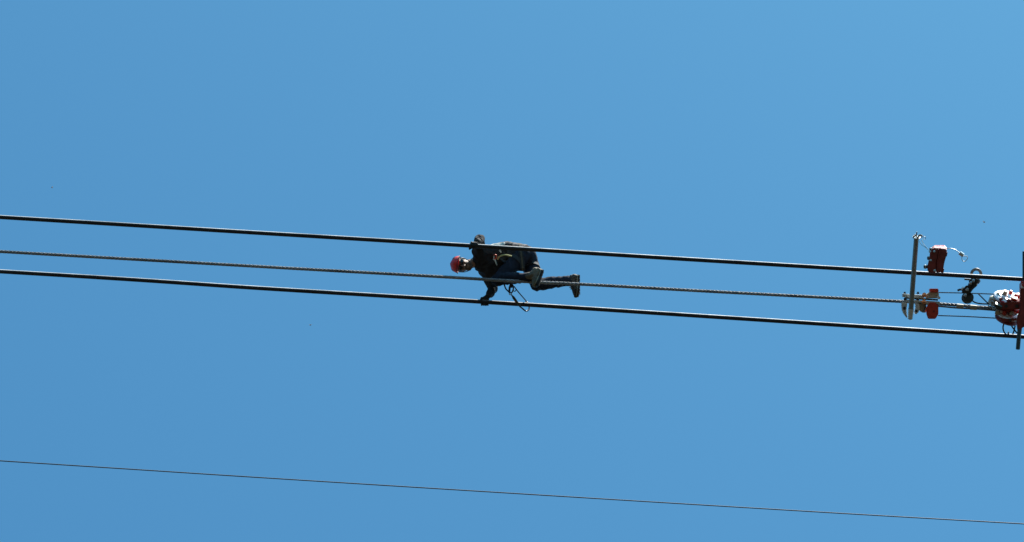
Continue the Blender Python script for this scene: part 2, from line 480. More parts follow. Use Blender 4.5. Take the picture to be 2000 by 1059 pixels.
# loose hem hanging off the belly and a collar
hull(bm, ball(J['mid'] + Vector((0.08, 0.02, -0.05)), (0.10, 0.13, 0.085)), ball(J['chest'] + Vector((0.05, 0.02, -0.03)), (0.10, 0.13, 0.10)))
jm = fuse(bm, 0.0065, 4, amp=0.011, freq=14, stretch=(1.0, 0.7, 0.9), seed=1)
jacket = obj('jacket', jm, 'jacket', person); jacket['label'] = 'black long sleeved work jacket'
jb = bmesh.new(); jb.from_mesh(jacket.data); bmesh.ops.translate(jb, vec=jacket.location, verts=jb.verts)
JBVH = BVHTree.FromBMesh(jb)
# trousers
bm = bmesh.new(); legs(bm, 0.012, 0.97)
hull(bm, ball(J['pelvis'] + Vector((0.012, 0, -0.006)), (0.122, 0.165, 0.120)), ball(J['lhip'], 0.10), ball(J['rhip'], 0.10))
tm = fuse(bm, 0.0065, 4, amp=0.0085, freq=11, stretch=(1.4, 0.8, 0.8), seed=6)
trousers = obj('trousers', tm, 'trousers', person); trousers['label'] = 'dark navy work trousers'
tb = bmesh.new(); tb.from_mesh(trousers.data); bmesh.ops.translate(tb, vec=trousers.location, verts=tb.verts)
TBVH = BVHTree.FromBMesh(tb)
# gloves
for c, w, out, el in ((lh, lw, -YC, 'lelb'), (rh, rw, YC, 'relb')):
    bm = bmesh.new(); hand(bm, c, w, out, 0.0012)
    limb(bm, [w, w.lerp(J[el], 0.24)], [0.036, 0.040])
    gl = obj('glove', fuse(bm, 0.0032, 3, amp=0.003, freq=45, seed=3), 'glove', person)
    cuff_c = w.lerp(J[el], 0.22)
    obj('cuff', ring(cuff_c, J[el] - w, 0.041, 0.006, 20, 6), 'web_black', gl)

# boots
def boot(ank, heel, toe, knee, m):
    """Upper with shaft, toe and heel; sole, welt and laces are pieces of it."""
    ln = (toe - heel).normalized(); up = (ank - heel); up = (up - ln * up.dot(ln)).normalized(); sd = ln.cross(up)
    L = (toe - heel).length
    rot = Matrix((ln, sd, up)).transposed()
    Q = lambda a, b, c: heel + ln * (a * L) + sd * b + up * c
    bm = bmesh.new()
    hull(bm, ball(Q(0.10, 0, 0.045), (0.036, 0.036, 0.045), rot), ball(Q(0.42, 0, 0.05), (0.045, 0.040, 0.046), rot))
    hull(bm, ball(Q(0.42, 0, 0.048), (0.045, 0.040, 0.044), rot), ball(Q(0.78, 0, 0.030), (0.042, 0.047, 0.030), rot), ball(Q(0.92, 0, 0.026), (0.030, 0.036, 0.026), rot))
    top = ank.lerp(knee, 0.10)
    hull(bm, ball(Q(0.16, 0, 0.07), (0.044, 0.042, 0.04), rot), ball(Q(0.36, 0, 0.08), (0.04, 0.038, 0.03), rot), ball(ank, 0.043))
    hull(bm, ball(ank, 0.043), ball(top, 0.043))
    b = obj('boot', fuse(bm, 0.0045, 4, amp=0.004, freq=26, seed=4), m, person)
    def outline(grow):
        half = [(0.0, 0.0), (0.015, 0.022), (0.08, 0.036), (0.25, 0.036), (0.45, 0.034), (0.65, 0.046), (0.80, 0.049), (0.92, 0.040), (0.985, 0.022), (1.0, 0.0)]
        pts = [(a, w + (grow if w else 0)) for a, w in half] + [(a, -w - grow) for a, w in half[-2:0:-1]]
        return pts
    def slab(c0, c1, grow):
        b2 = bmesh.new(); lo = []; hi = []
        for a, w in outline(grow):
            rise = 0.014 * max(0, (a - 0.75) / 0.25) ** 2
            lo.append(b2.verts.new(Q(a, w, c0 + rise))); hi.append(b2.verts.new(Q(a, w, c1 + rise)))
        b2.faces.new(lo); b2.faces.new(hi[::-1])
        for i in range(len(lo)): b2.faces.new((lo[i], lo[i - 1], hi[i - 1], hi[i]))
        return b2
    s = obj('sole', slab(-0.016, 0.004, 0.004), 'sole', b, smooth=False)
    obj('welt', slab(0.004, 0.012, 0.007), 'welt', b, smooth=False)
    for i in range(6):        # lugs
        a = 0.08 + 0.15 * i
        obj('lug', box(Q(a, 0, -0.020), ln, sd, up, 0.022, 0.062, 0.008, bev=0.002), 'sole', b)
    for i in range(4):        # laces
        a = 0.62 - 0.07 * i; h = 0.078 + 0.009 * i
        obj('lace', tube(bmesh.new(), [Q(a, -0.030, h - 0.008), Q(a + 0.02, 0, h + 0.012), Q(a, 0.030, h - 0.008)], 0.0035, 6), 'welt', b)
    return b
b = boot(K(1000, 548, -0.035), K(1108, 488, 0.0), K(1042, 672, -0.105), J['lknee'], 'boot'); b['label'] = 'tan leather boot hooked under the twisted rope'
b = boot(J['rank'] + Vector((0.02, 0, 0)), K(1498, 540, 0.135), K(1500, 782, 0.07), J['rknee'], 'boot2'); b['label'] = 'dark brown boot stretched out behind'

# helmet, glasses, beard
bm = bmesh.new()
N1, N2 = 40, 14; prof = []
def hp(i, j, grow=0.0):
    th = 2 * math.pi * i / N1; ph = (math.pi / 2) * j / N2
    x = math.cos(th); y = math.sin(th)
    cut = 0.030 + 0.010 * max(0, y)                   # rim: a little higher over the face
    rx, ry, rz = 0.100 + grow, 0.120 + grow, 0.090 + grow
    rib = 1 + 0.018 * math.cos(th * 5) * math.sin(ph * 2)
    return P(x * rx * math.cos(ph) * rib, -0.008 + y * ry * math.cos(ph) * rib, cut + 0.012 + rz * math.sin(ph))
rows = [[bm.verts.new(hp(i, j)) for i in range(N1)] for j in range(N2)]
top = bm.verts.new(hp(0, N2))
for j in range(N2 - 1):
    for i in range(N1): bm.faces.new((rows[j][i], rows[j][(i + 1) % N1], rows[j + 1][(i + 1) % N1], rows[j + 1][i]))
for i in range(N1): bm.faces.new((rows[-1][i], rows[-1][(i + 1) % N1], top))
bmesh.ops.recalc_face_normals(bm, faces=bm.faces)
bmesh.ops.solidify(bm, geom=list(bm.faces), thickness=0.006)
helmet = obj('helmet', bm, 'helmet', person); helmet['label'] = 'red climbing helmet with chin strap'
bm = bmesh.new()
rim = [hp(i, 0, 0.001) for i in range(N1)]
obj('rim', tube(bm, rim, 0.0055, 8, closed=True), 'helmet_dark', helmet)
bm = bmesh.new()                                       # short peak over the brow
pk = []
for i in range(13):
    t = R(35 + 110 * i / 12); pk.append((hp(t / (2 * math.pi) * N1, 0, 0.001), hp(t / (2 * math.pi) * N1, 0, 0.022) - hcrown * 0.012))
va = [(bm.verts.new(a), bm.verts.new(b)) for a, b in pk]
for a, b in zip(va, va[1:]): bm.faces.new((a[0], b[0], b[1], a[1]))
bmesh.ops.solidify(bm, geom=list(bm.faces), thickness=0.004)
obj('peak', bm, 'helmet', helmet)
for s in (-1, 1):
    for k, (a, ph) in enumerate(((8, 0.45), (22, 0.5), (-8, 0.5))):
        th = (90 - s * (90 - a)) if s > 0 else 180 - a
        i = th / 360 * N1; j = ph * N2
        c = hp(i, j, 0.001); n = (c - P(0, -0.008, 0.03)).normalized()
        t1 = hcrown.cross(n).normalized(); t2 = n.cross(t1)
        obj('vent', box(c, t1, t2, n, 0.012, 0.032, 0.004, bev=0.0015), 'helmet_dark', helmet)
    sp = spline([P(s * 0.083, 0.0, 0.03), P(s * 0.077, 0.012, -0.03), P(s * 0.056, 0.034, -0.078), P(s * 0.02, 0.056, -0.116), P(0, 0.058, -0.118)], 6)
    obj('chin_strap', tube(bmesh.new(), sp, 0.0042, 6), 'web_black', helmet)
bm = bmesh.new(); grid = []
for i in range(17):
    t = R(-72 + 144 * i / 16)
    grid.append([bm.verts.new(P(math.sin(t) * 0.076, 0.018 + math.cos(t) * 0.078 + (0.004 if abs(z) < 0.5 else 0), 0.008 + 0.021 * z * (1 - 0.25 * abs(math.sin(t))))) for z in (-1, -0.4, 0.4, 1)])
for a, b in zip(grid, grid[1:]):
    for k in range(3): bm.faces.new((a[k], a[k + 1], b[k + 1], b[k]))
bmesh.ops.solidify(bm, geom=list(bm.faces), thickness=0.003)
gls = obj('glasses', bm, 'lens', person); gls['label'] = 'dark wraparound glasses'
for s in (-1, 1):
    obj('temple', tube(bmesh.new(), [P(s * 0.073, 0.042, 0.012), P(s * 0.083, 0.0, 0.014), P(s * 0.082, -0.03, 0.006)], 0.003, 6), 'helmet_dark', gls)
bm = bmesh.new()
limb(bm, [P(-0.048, 0.04, -0.072), P(-0.032, 0.058, -0.092), P(0, 0.070, -0.102), P(0.032, 0.058, -0.092), P(0.048, 0.04, -0.072)], [0.010, 0.018, 0.021, 0.018, 0.010])
limb(bm, [P(-0.026, 0.086, -0.052), P(0.026, 0.086, -0.052)], [0.008, 0.008])
limb(bm, [P(-0.030, 0.080, -0.056), P(-0.028, 0.068, -0.085)], [0.009, 0.012]); limb(bm, [P(0.030, 0.080, -0.056), P(0.028, 0.068, -0.085)], [0.009, 0.012])
obj('beard', fuse(bm, 0.004, 3, amp=0.003, freq=70, seed=5), 'beard', person)

# harness: webbing that follows the clothes
def strap_loop(c, nrm, bvhs, width, m, parent, name, lift=0.007, a0=0, a1=360, n=48, hint=UP, far=0.5):
    nrm = Vector(nrm).normalized(); a, b = frame_of(nrm, hint); bm = bmesh.new(); rows = []
    full = a1 - a0 >= 360; k = n if full else n + 1
    raw = []
    for i in range(k):
        t = R(a0 + (a1 - a0) * i / n); d = a * math.cos(t) + b * math.sin(t); best = None
        for bv in bvhs:
            hit = bv.ray_cast(c + d * far, -d, far)
            if hit[0] is not None:
                r_ = (hit[0] - c).length
                if best is None or r_ > best: best = r_
        raw.append((d, best))
    good = [x[1] for x in raw if x[1]]
    avg = sum(good) / len(good) if good else 0.1
    rad = [min(x[1], avg * 1.6) if x[1] else avg for x in raw]
    for _ in range(3):
        rad = [max(rad[i], (rad[i - 1] + rad[(i + 1) % k]) / 2) if full or 0 < i < k - 1 else rad[i] for i in range(k)]
    for (d, _), r_ in zip(raw, rad):
        q = c + d * (r_ + lift)
        rows.append([bm.verts.new(q + nrm * (s * width / 2) + d * h) for s, h in ((-1, -0.002), (1, -0.002), (1, 0.002), (-1, 0.002))])
    for i in range(k if full else k - 1):
        A, B = rows[i], rows[(i + 1) % k]
        for j in range(4): bm.faces.new((A[j], A[(j + 1) % 4], B[(j + 1) % 4], B[j]))
    return obj(name, bm, m, parent)
spine = (J['pelvis'] - J['chest']).normalized()
belt = strap_loop(J['mid'].lerp(J['pelvis'], 0.62), spine, [JBVH, TBVH], 0.055, 'web_black', person, 'waist_belt')
belt['label'] = 'wide black harness belt'
strap_loop(J['mid'].lerp(J['pelvis'], 0.62), spine, [JBVH, TBVH], 0.018, 'absorber', belt, 'belt_stripe', lift=0.011)
strap_loop(J['mid'], spine, [JBVH], 0.042, 'web_black', person, 'back_strap', lift=0.008)
tl = J['lhip'].lerp(J['lknee'], 0.30); loop = strap_loop(tl, J['lknee'] - J['lhip'], [TBVH], 0.045, 'web_black', person, 'leg_loop', far=0.12)
tr = J['rhip'].lerp(J['rknee'], 0.30); loop2 = strap_loop(tr, J['rknee'] - J['rhip'], [TBVH], 0.045, 'web_black', person, 'leg_loop', far=0.12)
# chest straps, crossing from shoulders to belt on the front, seen from below
def strap_path(keys, width, m, parent, name, lift=0.008):
    """A band laid on the clothes: every cross row is snapped to the cloth, normals evened along the way."""
    def near(p):
        h1 = JBVH.find_nearest(p); h2 = TBVH.find_nearest(p)
        return h1 if h1[3] <= h2[3] else h2
    cen = [near(p) for p in spline(keys, 6)]
    ps = [h[0] for h in cen]; ns = [h[1] for h in cen]; n = len(ps)
    for _ in range(6):
        ns = [(ns[max(i - 1, 0)] + ns[i] * 2 + ns[min(i + 1, n - 1)]).normalized() for i in range(n)]
        ps = [ps[i] if i in (0, n - 1) else (ps[i - 1] + ps[i] * 2 + ps[i + 1]) / 4 for i in range(n)]
    k = max(2, int(width / 0.018) + 1); bm = bmesh.new(); top = []; bot = []
    for i in range(n):
        t = (ps[min(i + 1, n - 1)] - ps[max(i - 1, 0)]).normalized(); w = t.cross(ns[i]).normalized(); a = []; b = []
        for q in range(k):
            c_ = ps[i] + w * (width * (q / (k - 1) - 0.5)) + ns[i] * 0.01
            h = near(c_); base = c_.lerp(h[0], 0.8) if (h[0] - c_).length < 0.05 else c_
            a.append(bm.verts.new(base + ns[i] * (lift + 0.003))); b.append(bm.verts.new(base + ns[i] * (lift - 0.001)))
        top.append(a); bot.append(b)
    for i in range(n - 1):
        for q in range(k - 1):
            bm.faces.new((top[i][q], top[i][q + 1], top[i + 1][q + 1], top[i + 1][q]))
            bm.faces.new((bot[i][q + 1], bot[i][q], bot[i + 1][q], bot[i + 1][q + 1]))
        for q, r_ in ((0, 1), (k - 1, -1)):
            bm.faces.new((top[i][q], top[i + 1][q], bot[i + 1][q], bot[i][q]))
    for i in (0, n - 1):
        for q in range(k - 1): bm.faces.new((top[i][q], top[i][q + 1], bot[i][q + 1], bot[i][q]))
    return obj(name, bm, m, parent)
strap_path([K(500, 255, 0.0), K(560, 300, 0.1), K(620, 330, 0.1), K(690, 350, 0.15)], 0.036, 'web_black', person, 'chest_strap')
strap_path([K(470, 470, 0.2), K(540, 420, 0.2), K(610, 370, 0.2), K(690, 350, 0.2)], 0.036, 'web_black', person, 'chest_strap')
# back webbing catching the sun above the upper cable
strap_path([K(540, 195, 0.25), K(610, 178, 0.25), K(690, 168, 0.25), K(700, 166, 0.25)], 0.050, 'web_white', person, 'back_webbing')

pad = strap_path([K(575, 178, 0.26), K(680, 160, 0.27), K(790, 160, 0.28), K(890, 195, 0.29), K(925, 225, 0.29)], 0.11, 'back_pad', person, 'back_pad', lift=0.005)
strap_path([K(700, 215, 0.10), K(725, 180, 0.2), K(790, 150, 0.30)], 0.040, 'web_black', person, 'back_buckle_strap', lift=0.016)
# gear clipped at the belly
gear = obj('gear_loop', tube(bmesh.new(), spline([K(622, 372, 0.13), K(645, 343, 0.11), K(680, 328, 0.105), K(720, 326, 0.11), K(775, 338, 0.14)], 6), [0.004] * 0 or 0.0095, 8), 'web_yellow', person)
obj('tether_tag', box(K(653, 283, 0.09), (UP * 0.82 - RT * 0.57).normalized(), (RT * 0.82 + UP * 0.57).normalized(), -FW, 0.036, 0.016, 0.006, bev=0.002), 'web_white', person)
hang = obj('hanging_strap', tube(bmesh.new(), spline([K(574, 368, 0.10), K(592, 378, 0.09), K(603, 402, 0.09), K(616, 438, 0.10)], 5), [0.006, 0.007, 0.0085, 0.009, 0.009, 0.009, 0.009, 0.009, 0.0085, 0.008, 0.0075, 0.007, 0.006, 0.005, 0.005, 0.004], 8), 'web_white', person)
car = obj('carabiner', tube(bmesh.new(), spline([K(584, 330, 0.09), K(600, 320, 0.09), K(610, 335, 0.09), K(606, 362, 0.09), K(592, 372, 0.09), K(582, 352, 0.09)], 5, True), 0.006, 8, closed=True), 'orange', person)
obj('gate', tube(bmesh.new(), [K(583, 335, 0.085), K(583, 360, 0.085)], 0.006, 8), 'web_white', car)

# ------------------------------------------------------------------ snap hook and lanyard on the far cable
hook = thing('snap_hook', 'long dark snap hook hanging below the worker, clipped round the lowest thick cable', 'hook', K(870, 800, 0.17))
fr = [K(775, 757, 0.16), K(800, 795, 0.16), K(850, 868, 0.165), K(895, 908, 0.18), K(930, 934, 0.20), K(957, 925, 0.23), K(968, 898, 0.262), K(955, 866, 0.275), K(930, 838, 0.272)]
obj('hook_frame', tube(bmesh.new(), spline(fr, 6), 0.0085, 10), 'steel_dark', hook)
obj('gate', tube(bmesh.new(), spline([K(802, 666, 0.17), K(850, 728, 0.20), K(905, 792, 0.24), K(948, 842, 0.268)], 4), 0.0068, 8), 'steel_dark', hook)
obj('gate_latch', tube(bmesh.new(), [K(922, 842, 0.262), K(938, 832, 0.262), K(952, 838, 0.265)], 0.0075, 8), 'steel_dark', hook)
obj('grip_sleeve', tube(bmesh.new(), [K(786, 772, 0.158), K(797, 788, 0.156), K(832, 838, 0.158), K(868, 880, 0.165)], [0.010, 0.0155, 0.0155, 0.010], 12), 'absorber', hook)
obj('eye', ring(K(762, 745, 0.16), FW, 0.013, 0.0055, 18, 8), 'galv', hook)
obj('swivel', tube(bmesh.new(), spline([K(800, 668, 0.165), K(792, 692, 0.16), K(800, 716, 0.158), K(816, 718, 0.158), K(824, 700, 0.158), K(812, 676, 0.162)], 5, True), 0.0055, 8, closed=True), 'steel_dark', hook)
lan = obj('lanyard', tube(bmesh.new(), spline([K(680, 560, 0.16), K(695, 640, 0.14), K(712, 690, 0.145), K(735, 715, 0.15), K(758, 738, 0.16)], 6), 0.0085, 8), 'lanyard')
tag(lan, 'short dark cord from the harness down to the eye of the snap hook', 'lanyard')
bm = bmesh.new()
cb = thing('belly_carabiner', 'dark locking carabiner hanging just below the worker, above the snap hook', 'carabiner', K(775, 700, 0.14))
obj('carabiner_frame', tube(bm, spline([K(768, 640, 0.15), K(788, 650, 0.15), K(795, 690, 0.148), K(782, 728, 0.15), K(764, 736, 0.15), K(752, 706, 0.148), K(757, 660, 0.15)], 5, True), 0.0085, 8, closed=True), 'steel_dark', cb)
obj('locking_sleeve', tube(bmesh.new(), [K(755, 668, 0.146), K(752, 720, 0.146)], 0.0125, 10), 'steel_dark', cb)
obj('webbing_sling', box(K(770, 640, 0.15), RT, UP, FW, 0.034, 0.09, 0.010, bev=0.003), 'web_black', cb)

# ------------------------------------------------------------------ rope clamp with its long handle
clamp = thing('rope_clamp', 'silver and red clamp on the twisted rope with long grey handle pole', 'clamp', S(1800, 592, 0))
def C7(x, y): return (1740 + x / 10.59, 540 + y / 10.59)
def c7(pts): return [C7(*p) for p in pts]
PB, PT = S(1779.2, 604, -0.105), S(1789.8, 465, -0.42)
obj('handle_pole', cyl(PB, PT, 0.0285, 24, bev=0.004), 'pole', clamp)
pax = (PT - PB).normalized()
soc = obj('pole_socket', lathe(PB - pax * 0.125, pax, [(0, 0.020), (0.006, 0.029), (0.10, 0.033), (0.13, 0.033), (0.132, 0.022)], 24), 'alu', clamp)
flg = obj('end_flange', lathe(PT - pax * 0.002, pax, [(0, 0.030), (0.003, 0.046), (0.014, 0.046), (0.017, 0.030)], 24), 'alu', clamp)
obj('end_pin', cyl(PT, PT + pax * 0.075, 0.0065, 10), 'steel_dark', flg)
for i in range(4):
    a, b_ = frame_of(pax, RT); t = R(20 + 90 * i)
    obj('bolt', hexbolt(PT + pax * 0.012 + (a * math.cos(t) + b_ * math.sin(t)) * 0.034, pax, 0.009, 0.022), 'steel_dark', flg)
sh = obj('shackle', ring(S(1797.5, 461.5, -0.44), (FW + UP * 0.7).normalized(), 0.021, 0.006, 20, 8), 'galv', clamp)
obj('shackle_pin', cyl(S(1793.5, 459.5, -0.44), S(1802.5, 461, -0.44), 0.007, 10), 'steel_dark', sh)
obj('split_ring', ring(S(1805.5, 465, -0.44), (-FW + RT * 0.3).normalized(), 0.016, 0.0032, 20, 6), 'galv', clamp)
# jaws on the rope
obj('upper_bar', box(S(1783, 578.5, -0.03), AX, UP, FW, 0.245, 0.040, 0.09, bev=0.006), 'galv', clamp)
obj('lower_bar', box(S(1800, 589.3, -0.028), AX, UP, FW, 0.395, 0.028, 0.10, bev=0.005), 'galv', clamp)
obj('middle_bar', box(S(1800, 584.0, -0.01), AX, UP, FW, 0.37, 0.020, 0.08, bev=0.004), 'steel_dark', clamp)
for x in (1767, 1793): obj('nut', hexbolt(S(x, 574.5, -0.02), UP, 0.013, 0.026), 'steel_dark', clamp)
for x in (1768, 1792): obj('bolt', hexbolt(S(x, 584.5, -0.06), -FW, 0.014, 0.020), 'steel_dark', clamp)
# the cup under the rope: two curved cheeks
for pts, m in (([(222, 520), (330, 520), (345, 570), (330, 640), (325, 740), (345, 850), (330, 860), (285, 800), (240, 730), (222, 620)], 'alu'),
               ([(495, 540), (570, 545), (600, 600), (590, 700), (560, 770), (500, 790), (480, 760), (500, 690), (515, 620)], 'alu')):
    obj('cheek', plate(c7(pts), -0.075, 0.085, bev=0.010), m, clamp)
for x, y in ((278, 660), (524, 716)): obj('bolt', hexbolt(S(*C7(x, y), -0.075), -FW, 0.013, 0.02), 'steel_dark', clamp)
obj('casting', plate(c7([(560, 560), (735, 560), (735, 745), (680, 755), (600, 720)]), -0.045, 0.07, bev=0.007), 'tan', clamp)
obj('wedge_plate', plate(c7([(730, 375), (815, 320), (990, 325), (1000, 455), (730, 455)]), -0.055, 0.09, bev=0.005), 'tan', clamp)
obj('red_cap', plate(c7([(812, 252), (980, 252), (994, 318), (975, 332), (822, 332), (806, 312)]), -0.075, 0.12, bev=0.006), 'red', clamp)
rp = obj('red_plate', plate(c7([(800, 540), (930, 540), (985, 620), (985, 780), (925, 880), (775, 880), (738, 775), (738, 640)]), -0.10, 0.045, bev=0.006), 'red', clamp)
obj('mark', hexbolt(S(*C7(890, 720), -0.10), -FW, 0.008, 0.008), 'red_dark', rp)
for x, y in ((690, 392), (682, 535)): obj('copper_bolt', hexbolt(S(*C7(x, y), -0.075), (-FW + UP * 0.6), 0.020, 0.032), 'copper', clamp)
for x, y in ((757, 562), (990, 552), (992, 440)): obj('pin', cyl(S(*C7(x, y), -0.075), S(*C7(x, y), -0.01), 0.019, 14, bev=0.004), 'alu', clamp)
obj('spring_clip', tube(bmesh.new(), spline([S(*C7(660, 745), -0.06), S(*C7(690, 690), -0.08), S(*C7(715, 620), -0.08), S(*C7(705, 580), -0.07)], 5), 0.006, 8), 'steel_dark', clamp)

# ------------------------------------------------------------------ red block hung from the pole
def C6(x, y): return (1750 + x / 10.59, 440 + y / 10.59)
DB = -0.56
blk = thing('red_block', 'weathered dark red metal block hanging by a thin wire beside the grey pole', 'block', S(1830, 510, DB))
out = [C6(*p) for p in [(760, 425), (815, 405), (940, 412), (1045, 470), (1065, 570), (1040, 640), (1010, 770), (985, 930), (945, 975), (870, 1000), (700, 998), (640, 960), (635, 870), (690, 640), (680, 520)]]
c = S(1831, 507, DB)
bx = (S(1834.5, 482, 0) - S(1826, 533, 0)).normalized(); by = bx.cross(FW).normalized()
tilt = (-FW * 0.80 + by * -0.35).normalized()
def B(a, b_, h): return c + bx * a + by * b_ + FW * h
# two half shells with a seam between them
def shell(o0, o1, d0, thick, m, name, bev=0.010):
    b2 = bmesh.new()
    f = [b2.verts.new(S(*C6(*p), DB + d0)) for p in o0]; k = [b2.verts.new(S(*C6(*p), DB + d0 + thick)) for p in o1]
    b2.faces.new(f); b2.faces.new(k[::-1]); n = len(f)
    for i in range(n): b2.faces.new((f[i], k[i], k[(i + 1) % n], f[(i + 1) % n]))
    bmesh.ops.recalc_face_normals(b2, faces=b2.faces)
    bmesh.ops.bevel(b2, geom=list(b2.edges), offset=bev, segments=3, affect='EDGES')
    return obj(name, b2, m, blk)
L0 = [(770, 470), (900, 478), (875, 640), (840, 800), (835, 985), (705, 990), (650, 955), (648, 870), (690, 700), (700, 560)]
L1 = [(x + 5, y - 55) for x, y in L0]
R0 = [(902, 482), (1045, 492), (1052, 600), (1000, 780), (975, 930), (930, 980), (836, 988), (842, 800), (876, 642)]
R1 = [(x + 5, y - 60) for x, y in R0]
shell(L0, L1, -0.05, 0.14, 'red_dark', 'half_shell')
shell(R0, R1, -0.055, 0.14, 'red_dark', 'half_shell')
shell([(775, 478), (1040, 490), (1042, 520), (770, 512)], [(785, 408), (1010, 408), (1045, 445), (770, 445)], -0.045, 0.15, 'red_glare', 'end_cap', 0.008)
obj('seam_strip', plate([C6(*p) for p in [(905, 470), (925, 470), (880, 700), (855, 985), (835, 985), (860, 700)]], DB - 0.065, 0.02, bev=0.002), 'red_dark', blk)
for (x0, y0), (x1, y1) in (((690, 505), (760, 500)), ((645, 682), (720, 680)), ((572, 862), (660, 858))):
    st = obj('stud', cyl(S(*C6(x0, y0), DB + 0.02), S(*C6(x1, y1), DB + 0.02), 0.020, 14, bev=0.004), 'steel_dark', blk)
    obj('collar', lathe(S(*C6(x0 + 22, y0 - 1), DB + 0.02), RT, [(0, 0.018), (0.002, 0.025), (0.012, 0.025), (0.014, 0.018)], 16), 'galv', st)
for x, y in ((790, 545), (715, 730), (800, 940), (700, 548)): obj('bolt', hexbolt(S(*C6(x, y), DB - 0.052), -FW + UP * 0.5, 0.010, 0.016), 'galv', blk)
for x, y in ((960, 940), (1030, 600)): obj('lug', box(S(*C6(x, y), DB + 0.01), bx, by, FW, 0.05, 0.03, 0.05, bev=0.006), 'red_dark', blk)
for off in (0, 1):
    obj('tether_wire', tube(bmesh.new(), spline([S(*C6(490 + 40 * off, 330 - 30 * off), -0.43), S(*C6(520 + 48 * off, 400 - 20 * off), -0.46), S(*C6(600 + 10 * off, 450 - 10 * off), -0.50), S(*C6(672, 512), -0.54)], 8), 0.0036, 6), 'galv', blk)
tw = obj('tail_wire', tube(bmesh.new(), spline([S(*C6(1035, 488), -0.56), S(*C6(1110, 482), -0.57), S(*C6(1190, 492), -0.57), S(*C6(1260, 530), -0.57), S(*C6(1320, 575), -0.57)], 8), 0.0042, 6), 'galv', blk)
obj('ferrule', cyl(S(*C6(1312, 570), -0.57), S(*C6(1395, 632), -0.57), 0.023, 14, bev=0.005), 'alu', tw)
obj('wire_loop', tube(bmesh.new(), spline([S(*C6(x, y), -0.57 + dz) for x, y, dz in ((1372, 640, 0), (1362, 690, -.01), (1385, 742, -.02), (1420, 752, -.02), (1465, 712, -.01), (1484, 660, 0), (1455, 640, 0.01), (1400, 638, 0.01))], 6, True), 0.0042, 6, closed=True), 'galv', tw)

# ------------------------------------------------------------------ swivel hook on the upper thin wire
def C8(x, y): return (1850 + x / 5.295, 500 + y / 5.295)
sw = thing('eye_hook', 'grey steel eye hook hanging behind the top thick cable, right of the red block', 'hook', S(1896, 560, -0.08))
obj('eye', ring(S(*C8(300, 188), -0.13), (-FW + RT * 0.12).normalized(), M(9.4), M(2.9), 32, 12), 'ring_iron', sw)
obj('shank', tube(bmesh.new(), [S(*C8(290, 250), -0.13), S(*C8(270, 285), -0.125), S(*C8(240, 325), -0.12), S(*C8(212, 372), -0.11)], [0.045, 0.052, 0.040, 0.034], 16), 'dark_iron', sw)
obj('collar', cyl(S(*C8(302, 232), -0.13), S(*C8(284, 272), -0.13), 0.056, 18, bev=0.008), 'dark_iron', sw)
obj('latch', box(S(*C8(262, 300), -0.165), (RT * 0.5 + UP * 0.86), (RT * 0.86 - UP * 0.5), FW, 0.11, 0.030, 0.02, bev=0.005), 'steel_dark', sw)
obj('pin', cyl(S(*C8(178, 240), -0.12), S(*C8(300, 250), -0.12), 0.011, 10), 'steel_dark', sw)
obj('hook_bowl', lathe(S(*C8(212, 432), -0.11), (-FW + UP * 0.25 + RT * 0.15), [(-0.05, 0.03), (-0.045, 0.062), (-0.015, 0.068), (-0.012, 0.058), (0.010, 0.058), (0.013, 0.067), (0.035, 0.062), (0.042, 0.035), (0.044, 0.01)], 28), 'dark_iron', sw)
obj('side_clip', tube(bmesh.new(), spline([S(*C8(108, 358), -0.1), S(*C8(135, 348), -0.11), S(*C8(165, 352), -0.12), S(*C8(190, 372), -0.12)], 5), 0.013, 8), 'steel_dark', sw)
obj('clip_nut', hexbolt(S(*C8(160, 345), -0.13), -FW + UP, 0.014, 0.03), 'galv', sw)

obj('jaw', plate([C8(*p) for p in [(225, 250), (262, 236), (300, 262), (285, 300), (248, 345), (222, 330), (232, 290)]], -0.175, 0.05, bev=0.008), 'dark_iron', sw)
obj('jaw', plate([C8(*p) for p in [(176, 330), (205, 300), (240, 330), (248, 372), (215, 400), (170, 395), (150, 372)]], -0.165, 0.06, bev=0.008), 'dark_iron', sw)
for x, y in ((240, 285), (205, 352), (268, 262), (185, 410)): obj('bolt', hexbolt(S(*C8(x, y), -0.175), -FW + UP * 0.9 + RT * 0.3, 0.013, 0.026), 'galv', sw)
obj('spring', tube(bmesh.new(), [S(*C8(225, 395), -0.17) + (RT * math.cos(t * 0.9) + UP * math.sin(t * 0.9) * 0.6) * 0.03 + FW * (0.004 * t) for t in range(26)], 0.006, 6), 'steel_dark', sw)

# thin wires between clamp and pulleys
w1 = obj('pull_wire', tube(bmesh.new(), spline([S(1833, 571.5, -0.02), S(1880, 572.5, -0.02), S(1948, 575, -0.02), S(1968, 577, -0.02)], 6), 0.0068, 8), 'wire')
tag(w1, 'thin dark wire from the clamp\'s red top cap to the upper pulley', 'wire', 'thin wires between clamp and pulleys')
w2 = obj('pull_wire', tube(bmesh.new(), spline([S(1832, 616.5, -0.06), S(1890, 618.5, -0.06), S(1952, 622, -0.05), S(1968, 623, -0.03)], 6), 0.0068, 8), 'wire')
tag(w2, 'thin dark wire from the clamp\'s red octagon plate to the lower pulley', 'wire', 'thin wires between clamp and pulleys')
w3 = obj('slack_cord', tube(bmesh.new(), spline([S(*C8(322, 392), -0.05), S(*C8(360, 430), -0.07), S(*C8(400, 470), -0.07), S(*C8(435, 500), -0.06)], 6), 0.0075, 8), 'lanyard')
tag(w3, 'slanting slack dark cord from the upper thin wire to the pulleys', 'cord')
w4 = obj('slack_cord', tube(bmesh.new(), spline([S(*C8(255, 460), -0.10), S(*C8(290, 482), -0.10), S(*C8(350, 494), -0.09), S(*C8(445, 498), -0.06)], 6), 0.0085, 8), 'lanyard')
